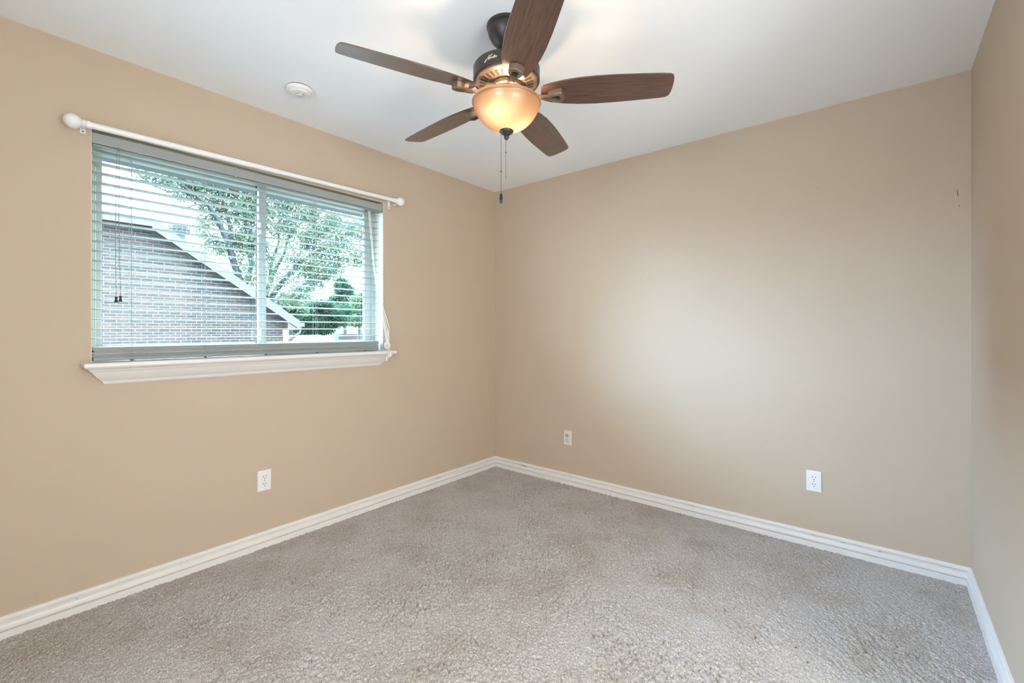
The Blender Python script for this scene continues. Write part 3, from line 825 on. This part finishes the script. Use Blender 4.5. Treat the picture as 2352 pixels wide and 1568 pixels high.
for (ra, ha, zb_) in ((-0.024, -0.058, 2.086), (0.036, 0.004, 2.068)):
    v = RV * ra + HV * ha
    bb = MB().ball((v[0], v[1], fz(zb_)), 0.022, 18).build('light_bulb', M['bulb'], fan, smooth=80)
    MB().tube([(v[0] * 0.95, v[1] * 0.95, fz(zb_ + 0.018)), (v[0] * 0.6, v[1] * 0.6, fz(2.152))], 0.013, 12).build('bulb_socket', M['white'], bb)

def chain(px, y_top, y_bot, y_con, fob):
    s = (px - 1163.4) * FD / F_PX
    off = RV * s
    ztop = fz(CAM[2] + FD * (HY - y_top) / F_PX); zbot = fz(CAM[2] + FD * (HY - y_bot) / F_PX); zc = fz(CAM[2] + FD * (HY - y_con) / F_PX)
    b = MB(); z = ztop
    while z > zbot:
        b.ball((off[0], off[1], z), 0.00135, 6); z -= 0.0031
    b.tube([(off[0], off[1], ztop), (off[0], off[1], zbot)], 0.0005, 4)
    c = b.build('pull_chain', M['chain'], fan)
    MB().tube([(off[0], off[1], zc + 0.003), (off[0], off[1], zc - 0.003)], 0.0019, 8).build('chain_connector', M['black'], c)
    if fob:
        MB().lathe([(0, 0.0), (0.004, -0.001), (0.0058, -0.008), (0.0064, -0.020), (0.0058, -0.032), (0.004, -0.0375), (0, -0.038)], (off[0], off[1], zbot), 18).build('chain_fob', mat('black_fob', (0.012, 0.011, 0.010), 0.15), c, smooth=50)
chain(1151, 306, 445, 394, True)
chain(1161.6, 322, 411, 350, False)

# ------------------------------------------------------------------ outside
GZ = -1.0
struct(MB().box(-90, -0.6, -60, 80, GZ - 0.1, GZ).build('ground', M['grass']), 'pale concrete ground outside the window', 'ground')
# our own eave above the window
struct(MB().box(-0.86, -WT, -6, 2.5, 2.200, 2.28).build('trim_3', M['ext_soffit']), 'grey roof overhang outside above the window', 'soffit')

# neighbour's brick house, gable wall on x = -10.3
HX = -10.3
house = tag(empty('brick_house', (HX, 0, GZ)), 'brown brick house with a sloping gable roof edge outside the window', 'house')
def hp(x, y, z): return (x - HX, y, z - GZ)
qa = P(350, 500, HX + 0.36); qb = P(690, 737, HX + 0.36)      # top edge of the roof at the rake
SL = (qa[2] - qb[2]) / (qb[1] - qa[1])
yA, zA = qa[1], qa[2] - 0.16
yB = 2.705
zB = zA - SL * (yB - yA)
b = MB()
poly = [(-9.0, GZ), (yB, GZ), (yB, zB), (yA, zA), (-9.0, zA)]
n = len(poly)
b.add([hp(HX, y, z) for y, z in poly] + [hp(HX - 0.2, y, z) for y, z in poly], [tuple(range(n)), tuple(range(2 * n - 1, n - 1, -1))] + [(i, (i + 1) % n, n + (i + 1) % n, n + i) for i in range(n)])
b.box(-0.21, -9.0, yB - 0.2, yB, 0, zB - GZ)
b.build('gable_wall', M['brick'], house)
# roof slope facing +y, ends in the rake
yE = qb[1]; zE = zA - SL * (yE - yA)
b = MB()
x0, x1 = HX + 0.36, HX - 11
b.hexa([hp(x0, yA, zA + 0.10), hp(x1, yA, zA + 0.10), hp(x1, yE, zE + 0.10), hp(x0, yE, zE + 0.10)],
       [hp(x0, yA, zA + 0.16), hp(x1, yA, zA + 0.16), hp(x1, yE, zE + 0.16), hp(x0, yE, zE + 0.16)])
b.build('roof_slope', M['shingle'], house)
# clipped end: hip face rising away from us
b = MB()
b.hexa([hp(x0, -9, zA + 0.10), hp(x0, yA, zA + 0.10), hp(x0 - 3.0, yA - 3.0, zA + 0.10 + 3.0 * SL), hp(x0 - 3.0, -9, zA + 0.10 + 3.0 * SL)],
       [hp(x0, -9, zA + 0.16), hp(x0, yA, zA + 0.16), hp(x0 - 3.0, yA - 3.0, zA + 0.16 + 3.0 * SL), hp(x0 - 3.0, -9, zA + 0.16 + 3.0 * SL)])
b.build('roof_hip', M['shingle'], house)
# rake board and fascia
b = MB()
for (xa, xb, da, db) in ((x0 - 0.02, x0, -0.085, 0.10), (HX, HX + 0.02, -0.06, 0.03)):
    b.hexa([hp(xa, yA, zA + da), hp(xb, yA, zA + da), hp(xb, yE, zE + da), hp(xa, yE, zE + da)],
           [hp(xa, yA, zA + db), hp(xb, yA, zA + db), hp(xb, yE, zE + db), hp(xa, yE, zE + db)])
b.box(x0 - HX - 0.02, x0 - HX, -9, yA, zA - GZ - 0.03, zA - GZ + 0.11)
b.build('rake_board', M['ext_white'], house)
b = MB(); x2 = x0 - 0.021
b.hexa([hp(HX + 0.021, yA, zA - 0.02), hp(x2, yA, zA - 0.02), hp(x2, yE - 0.01, zE - 0.02), hp(HX + 0.021, yE - 0.01, zE - 0.02)],
       [hp(HX + 0.021, yA, zA + 0.01), hp(x2, yA, zA + 0.01), hp(x2, yE - 0.01, zE + 0.01), hp(HX + 0.021, yE - 0.01, zE + 0.01)])
b.box(0, x2 - HX, -9, yA, zA - GZ - 0.02, zA - GZ + 0.01)
b.build('soffit', M['ext_soffit'], house)
# eave return box, gutter and downspout
b = MB()
b.add([hp(x, y, z) for x in (HX + 0.005, x0 - 0.022) for (y, z) in ((yB - 0.02, zE - 0.09), (yE, zE - 0.09), (yE, zE + 0.05), (yB - 0.02, zE + 0.05 + SL * (yE - yB)))],
      [(0, 1, 2, 3), (7, 6, 5, 4), (0, 4, 5, 1), (1, 5, 6, 2), (2, 6, 7, 3), (3, 7, 4, 0)])
b.build('eave_return', M['ext_white'], house)
MB().box(x0 - HX, -11, yE, yE + 0.12, zE - GZ + 0.0, zE - GZ + 0.11).build('gutter', M['ext_white'], house)
b = MB().tube([hp(x0 - 0.10, yE + 0.04, zE - 0.0), hp(x0 - 0.10, yE + 0.02, zE - 0.16), hp(x0 - 0.14, yE - 0.16, zE - 0.30), hp(x0 - 0.2, yB + 0.12, zE - 0.40), hp(x0 - 0.28, yB + 0.06, zE - 0.52), hp(x0 - 0.28, yB + 0.06, GZ + 0.01)], 0.045, 10)
b.build('downspout', M['ext_white'], house, smooth=50)

# pale roof far off, with a round vent on it
q0 = P(350, 560, -24); q1 = P(446, 545, -24)
far = tag(empty('distant_house', (-24, q0[1], GZ)), 'pale roofed house behind the brick house with a round roof vent', 'house')
zr = P(446, 541, -24)[2]
b = MB().hexa([(0, 0, 0.0), (0, q1[1] - q0[1], 0.0), (-3, q1[1] - q0[1], 0), (-3, 0, 0)], [(0, 0, zr - GZ - 0.5), (0, q1[1] - q0[1], zr - GZ - 0.5), (-3, q1[1] - q0[1], zr - GZ - 0.5), (-3, 0, zr - GZ - 0.5)])
b.build('house_wall', M['pale'], far)
MB().hexa([(0.3, -1, zr - GZ - 0.55), (0.3, q1[1] - q0[1] + 0.3, zr - GZ - 0.55), (-2.5, q1[1] - q0[1] + 0.3, zr - GZ + 0.3), (-2.5, -1, zr - GZ + 0.3)],
          [(0.3, -1, zr - GZ - 0.45), (0.3, q1[1] - q0[1] + 0.3, zr - GZ - 0.45), (-2.5, q1[1] - q0[1] + 0.3, zr - GZ + 0.4), (-2.5, -1, zr - GZ + 0.4)]).build('roof', M['pale'], far)
vc = P(412, 527, -24)
b = MB()
rv = 0.42
for zc in (-0.17, 0.0, 0.17):
    b.lathe([(rv, -0.02), (rv + 0.01, 0), (rv, 0.02)], (0, vc[1] - q0[1], vc[2] - GZ + zc), 24)
for k in range(14):
    a = 2 * pi * k / 14
    b.tube([(rv * cos(a), vc[1] - q0[1] + rv * sin(a), vc[2] - GZ - 0.18), (rv * cos(a), vc[1] - q0[1] + rv * sin(a), vc[2] - GZ + 0.18)], 0.02, 5)
b.lathe([(0, -0.16), (rv * 0.9, -0.16), (rv * 0.9, 0.14), (0, 0.16)], (0, vc[1] - q0[1], vc[2] - GZ), 24)
b.tube([(0, vc[1] - q0[1], vc[2] - GZ - 0.9), (0, vc[1] - q0[1], vc[2] - GZ - 0.15)], 0.25, 14)
b.build('roof_vent', M['ext_soffit'], far)

# trees
def leaves(name, blobs, n, size, m, parent, org, seed, flat=0.5):
    """blobs: (centre, radius xyz, weight): leaf quads scattered in ellipsoids"""
    rng = np.random.default_rng(seed)
    wts = np.array([bb[2] for bb in blobs], float); wts /= wts.sum()
    pick = rng.choice(len(blobs), n, p=wts)
    cen = np.array([bb[0] for bb in blobs])[pick]; rad = np.array([bb[1] for bb in blobs])[pick]
    d = rng.standard_normal((n, 3)); d /= np.linalg.norm(d, axis=1)[:, None]
    rr_ = rng.uniform(0.15, 1.0, n)[:, None] ** 0.5
    p = cen + d * rr_ * rad
    # sprigs: pull leaves to sub-cluster centres
    ns = max(8, n // 22)
    sc_ = p[rng.integers(0, n, ns)]
    p = sc_[rng.integers(0, ns, n)] + rng.standard_normal((n, 3)) * size * 2.1
    a = rng.standard_normal((n, 3)); a /= np.linalg.norm(a, axis=1)[:, None]
    c = np.cross(a, rng.standard_normal((n, 3))); c /= np.linalg.norm(c, axis=1)[:, None]
    L = (size * rng.uniform(0.6, 1.3, n))[:, None]
    v = np.stack([p - a * L, p + c * L * flat, p + a * L, p - c * L * flat], 1).reshape(-1, 3) - np.array(org)
    f = np.arange(4 * n).reshape(n, 4)
    me = bpy.data.meshes.new(name)
    me.vertices.add(4 * n); me.vertices.foreach_set('co', v.ravel().astype(np.float32))
    me.loops.add(4 * n); me.loops.foreach_set('vertex_index', f.ravel().astype(np.int32))
    me.polygons.add(n); me.polygons.foreach_set('loop_start', np.arange(0, 4 * n, 4, dtype=np.int32))
    me.update(calc_edges=True); me.materials.append(m)
    ob = bpy.data.objects.new(name, me); COL.objects.link(ob); ob.parent = parent
    return ob

ob_ = P(604, 757, -18.0); org = (ob_[0], ob_[1], GZ)
oak = tag(empty('oak_tree', org), 'tall leaning multi-stemmed tree with pale green leaves behind the brick house', 'tree')
def br(pxs, X0, X1, r0, r1, b):
    pts = []
    m_ = len(pxs)
    for i, (px, py) in enumerate(pxs):
        X = X0 + (X1 - X0) * i / (m_ - 1)
        pts.append(P(px, py, X) - np.array(org))
    b.tube(pts, list(np.linspace(r0, r1, m_)), 8)
b = MB()
b.tube([(0, 0, -0.05), (0, 0, 1.2), tuple(P(600, 720, -18) - np.array(org))], [0.40, 0.28, 0.24], 12)
br([(603, 730), (575, 690), (552, 650), (536, 600), (524, 560), (503, 510), (478, 470), (448, 448), (418, 424), (380, 412)], -18, -16.5, 0.187, 0.025, b)
br([(536, 600), (528, 560), (530, 520), (512, 470), (500, 430), (490, 400)], -17.6, -17, 0.121, 0.025, b)
br([(560, 665), (578, 610), (566, 560), (562, 520), (575, 480), (590, 430)], -18, -18.6, 0.121, 0.025, b)
br([(606, 715), (630, 672), (655, 640), (682, 608), (715, 585), (755, 565), (790, 560)], -18, -17, 0.143, 0.025, b)
br([(612, 730), (645, 705), (668, 682), (694, 655), (725, 640), (760, 640)], -18, -18.4, 0.132, 0.025, b)
br([(625, 735), (655, 712), (680, 690), (705, 668), (720, 650)], -18, -18, 0.110, 0.040, b)
br([(604, 705), (618, 650), (636, 612), (652, 584), (660, 550), (684, 520), (720, 480)], -18, -18.7, 0.121, 0.025, b)
br([(620, 640), (624, 600), (640, 560), (640, 520), (660, 460)], -18.2, -17.8, 0.088, 0.025, b)
br([(478, 470), (450, 470), (420, 480), (395, 470)], -17, -16.6, 0.039, 0.018, b)
br([(524, 560), (495, 552), (470, 560), (450, 575)], -17.4, -17, 0.033, 0.018, b)
br([(448, 448), (420, 440), (385, 440), (350, 425), (325, 405)], -16.8, -16, 0.039, 0.018, b)
b.build('trunk', M['bark'], oak, smooth=50)
OB = []
def ob(px, py, rpx, w, X=-17.5, ry=None):
    c = P(px, py, X); t = (c - CAM) @ HV; k = t / F_PX
    OB.append((c, (rpx * k * 1.2, rpx * k * 1.2, (ry or rpx) * k), w))
for a in [(330, 398, 16, .35, -16.4, 8), (370, 412, 24, .8, -16.6, 12), (410, 400, 28, 1.2, -16.8, 16), (440, 425, 28, 1.2), (470, 450, 30, 1.0), (400, 440, 20, .25),
          (480, 400, 38, 2.0), (520, 420, 40, 2.4), (560, 440, 36, 2.2), (540, 480, 36, 2.0), (575, 500, 32, 1.7), (560, 545, 30, 1.3), (585, 560, 26, 1.0),
          (490, 500, 22, .5), (470, 532, 22, .45), (485, 560, 22, .5), (465, 505, 12, .2), (510, 570, 18, .4), (560, 590, 26, .9), (575, 625, 22, .8), (600, 660, 24, .9),
          (640, 450, 40, 2.6), (690, 470, 40, 2.6), (740, 500, 40, 2.6), (790, 520, 34, 2.2), (830, 530, 26, 1.5), (640, 510, 36, 1.8), (690, 530, 40, 2.4),
          (740, 560, 40, 2.4), (790, 580, 34, 2.0), (825, 590, 22, 1.0), (660, 575, 26, .8), (700, 610, 32, 1.6), (740, 620, 32, 1.6), (775, 610, 24, .9),
          (720, 650, 28, 1.2), (650, 640, 26, .7), (690, 680, 28, 1.2), (640, 690, 18, .6), (610, 600, 24, .8), (590, 470, 30, 1.5), (620, 420, 34, 1.6)]:
    ob(*a)
fo = leaves('foliage', OB, 52000, 0.062, M['leaf_oak'], oak, org, 1)
fo['kind'] = 'stuff'

def simple_tree(name, label, px, X, blobs, n, size, m, seed, cat='tree', grp=None):
    c = P(px, 757, X); org = (c[0], c[1], GZ)
    t = tag(empty(name, org), label, cat, grp)
    bl = []
    zmax = GZ
    for (bx, by, rx, ry, w_) in blobs:
        q = P(bx, by, X); k = ((q - CAM) @ HV) / F_PX
        bl.append((q, (rx * k, rx * k, ry * k), w_)); zmax = max(zmax, q[2])
    MB().tube([(0, 0, -0.05), (0, 0, (zmax - GZ) * 0.9)], [0.22, 0.05], 8).build('trunk', M['bark'], t)
    f_ = leaves('foliage', bl, n, size, m, t, org, seed); f_['kind'] = 'stuff'
    return t
simple_tree('evergreen_tree', 'broad dark evergreen with drooping layers right of the brick house', 735, -23,
            [(690, 720, 24, 12, 1), (715, 742, 34, 16, 2.2), (750, 722, 34, 12, 1.8), (762, 738, 28, 10, 1.5), (700, 760, 26, 10, 1.3), (742, 756, 22, 8, 1.1), (785, 716, 20, 10, 1.0), (735, 702, 28, 10, 1.2), (775, 733, 22, 9, 1.0)],
            44000, 0.062, M['leaf_dark'], 5)
simple_tree('conifer_tree', 'pointed dark conifer rising behind the broad evergreen', 792, -32,
            [(784, 655, 14, 16, .8), (792, 672, 22, 16, 1.2), (795, 692, 30, 16, 1.6), (798, 710, 34, 16, 1.6), (770, 690, 14, 8, .4)], 20000, 0.085, M['leaf_dark'], 6)
simple_tree('leafy_tree', 'light green leafy tree at the right end of the window view', 826, -27,
            [(822, 700, 14, 18, 1), (830, 720, 16, 20, 1.2), (818, 735, 20, 12, 1.0), (836, 690, 10, 16, .6)], 12000, 0.08, M['leaf_mid'], 7)
simple_tree('leafy_shrub', 'yellow green shrub beside the eave of the brick house', 668, -21,
            [(668, 705, 18, 12, 1), (660, 690, 14, 10, .8), (682, 715, 16, 12, .9), (650, 700, 10, 12, .5)], 9000, 0.06, M['leaf_mid'], 8, 'shrub')

# low shed roof below the evergreen
sA = P(648, 790, -15); sB = P(738, 771.5, -15); sC = P(760, 790, -15)
sh = tag(empty('garden_shed', (-15, sB[1], GZ)), 'low garden shed with a pale pinkish roof below the evergreen', 'shed')
zt = sB[2] - GZ; L0 = sA[1] - sB[1]; dyc = sC[1] - sB[1]; dz = sC[2] - sB[2]
b = MB()
b.hexa([(1.2, L0 - 2, zt - 0.75), (1.2, dyc * 2, zt - 0.75), (0, 0, zt), (0, L0 - 2, zt)], [(1.2, L0 - 2, zt - 0.69), (1.2, dyc * 2, zt - 0.69), (0, 0, zt + 0.05), (0, L0 - 2, zt + 0.05)])
b.hexa([(-1.2, L0 - 2, zt - 0.75), (-1.2, dyc * 2, zt - 0.75), (0, 0, zt), (0, L0 - 2, zt)], [(-1.2, L0 - 2, zt - 0.69), (-1.2, dyc * 2, zt - 0.69), (0, 0, zt + 0.05), (0, L0 - 2, zt + 0.05)])
b.hexa([(1.2, dyc * 2, zt - 0.75), (-1.2, dyc * 2, zt - 0.75), (-0.01, 0, zt), (0.01, 0, zt)], [(1.2, dyc * 2, zt - 0.7), (-1.2, dyc * 2, zt - 0.7), (-0.01, 0, zt + 0.05), (0.01, 0, zt + 0.05)])
b.build('roof', mat('pink_shingle', (0.032, 0.025, 0.022), 0.8, var=(6, 0.15)), sh)
MB().box(-1.0, 1.0, L0 - 1.8, dyc * 2 - 0.2, 0, zt - 0.70).build('shed_wall', M['pale'], sh)

# wooden fence, white canopy and blue bin at the right
fa = P(772, 766, -29); fb = P(850, 764, -29)
fence = tag(empty('wooden_fence', (-29, fa[1], GZ)), 'weathered wooden privacy fence at the bottom right of the window view', 'fence')
ft = fa[2] - GZ; n_ = int((fb[1] - fa[1] + 2) / 0.15)
b = MB()
for k in range(n_):
    b.box(0, 0.02, k * 0.15, k * 0.15 + 0.135, 0, ft + rnd.uniform(-0.02, 0.02))
b.build('pickets', M['wood_fence'], fence)
b = MB()
for z in (0.4, ft - 0.35): b.box(-0.05, 0, 0, n_ * 0.15, z, z + 0.08)
b.build('rails', M['wood_fence'], fence)
ca = P(796, 742, -36); cb = P(860, 760, -36)
can = tag(empty('distant_building', (-36, ca[1], GZ)), 'low white building with a dark roof line above the wooden fence', 'building')
Lc = cb[1] - ca[1]
MB().box(-3, 0, 0, Lc, 0, ca[2] - GZ - 0.25).build('building_wall', mat('bright_white_siding', (0.2, 0.2, 0.2), 0.6), can)
MB().box(-3.1, 0.06, -0.1, Lc + 0.1, ca[2] - GZ - 0.25, ca[2] - GZ - 0.12).build('roof_edge', M['ext_soffit'], can)
MB().box(-3.1, 0.1, -0.1, Lc + 0.1, ca[2] - GZ - 0.12, ca[2] - GZ + 0.10).build('roof', mat('bright_roof', (0.2, 0.2, 0.2), 0.6), can)
bb_ = P(769, 772, -28)
bn = tag(empty('storage_bin', (-28, bb_[1], GZ)), 'bright blue upright bin at the left end of the wooden fence', 'bin')
hb = bb_[2] - GZ + 0.12
MB().box(-0.25, 0.25, -0.16, 0.16, 0, hb).build('bin_body', M['blue'], bn, bevel=0.03)
MB().box(-0.28, 0.28, -0.19, 0.19, hb, hb + 0.06).build('bin_lid', M['blue'], bn, bevel=0.02)
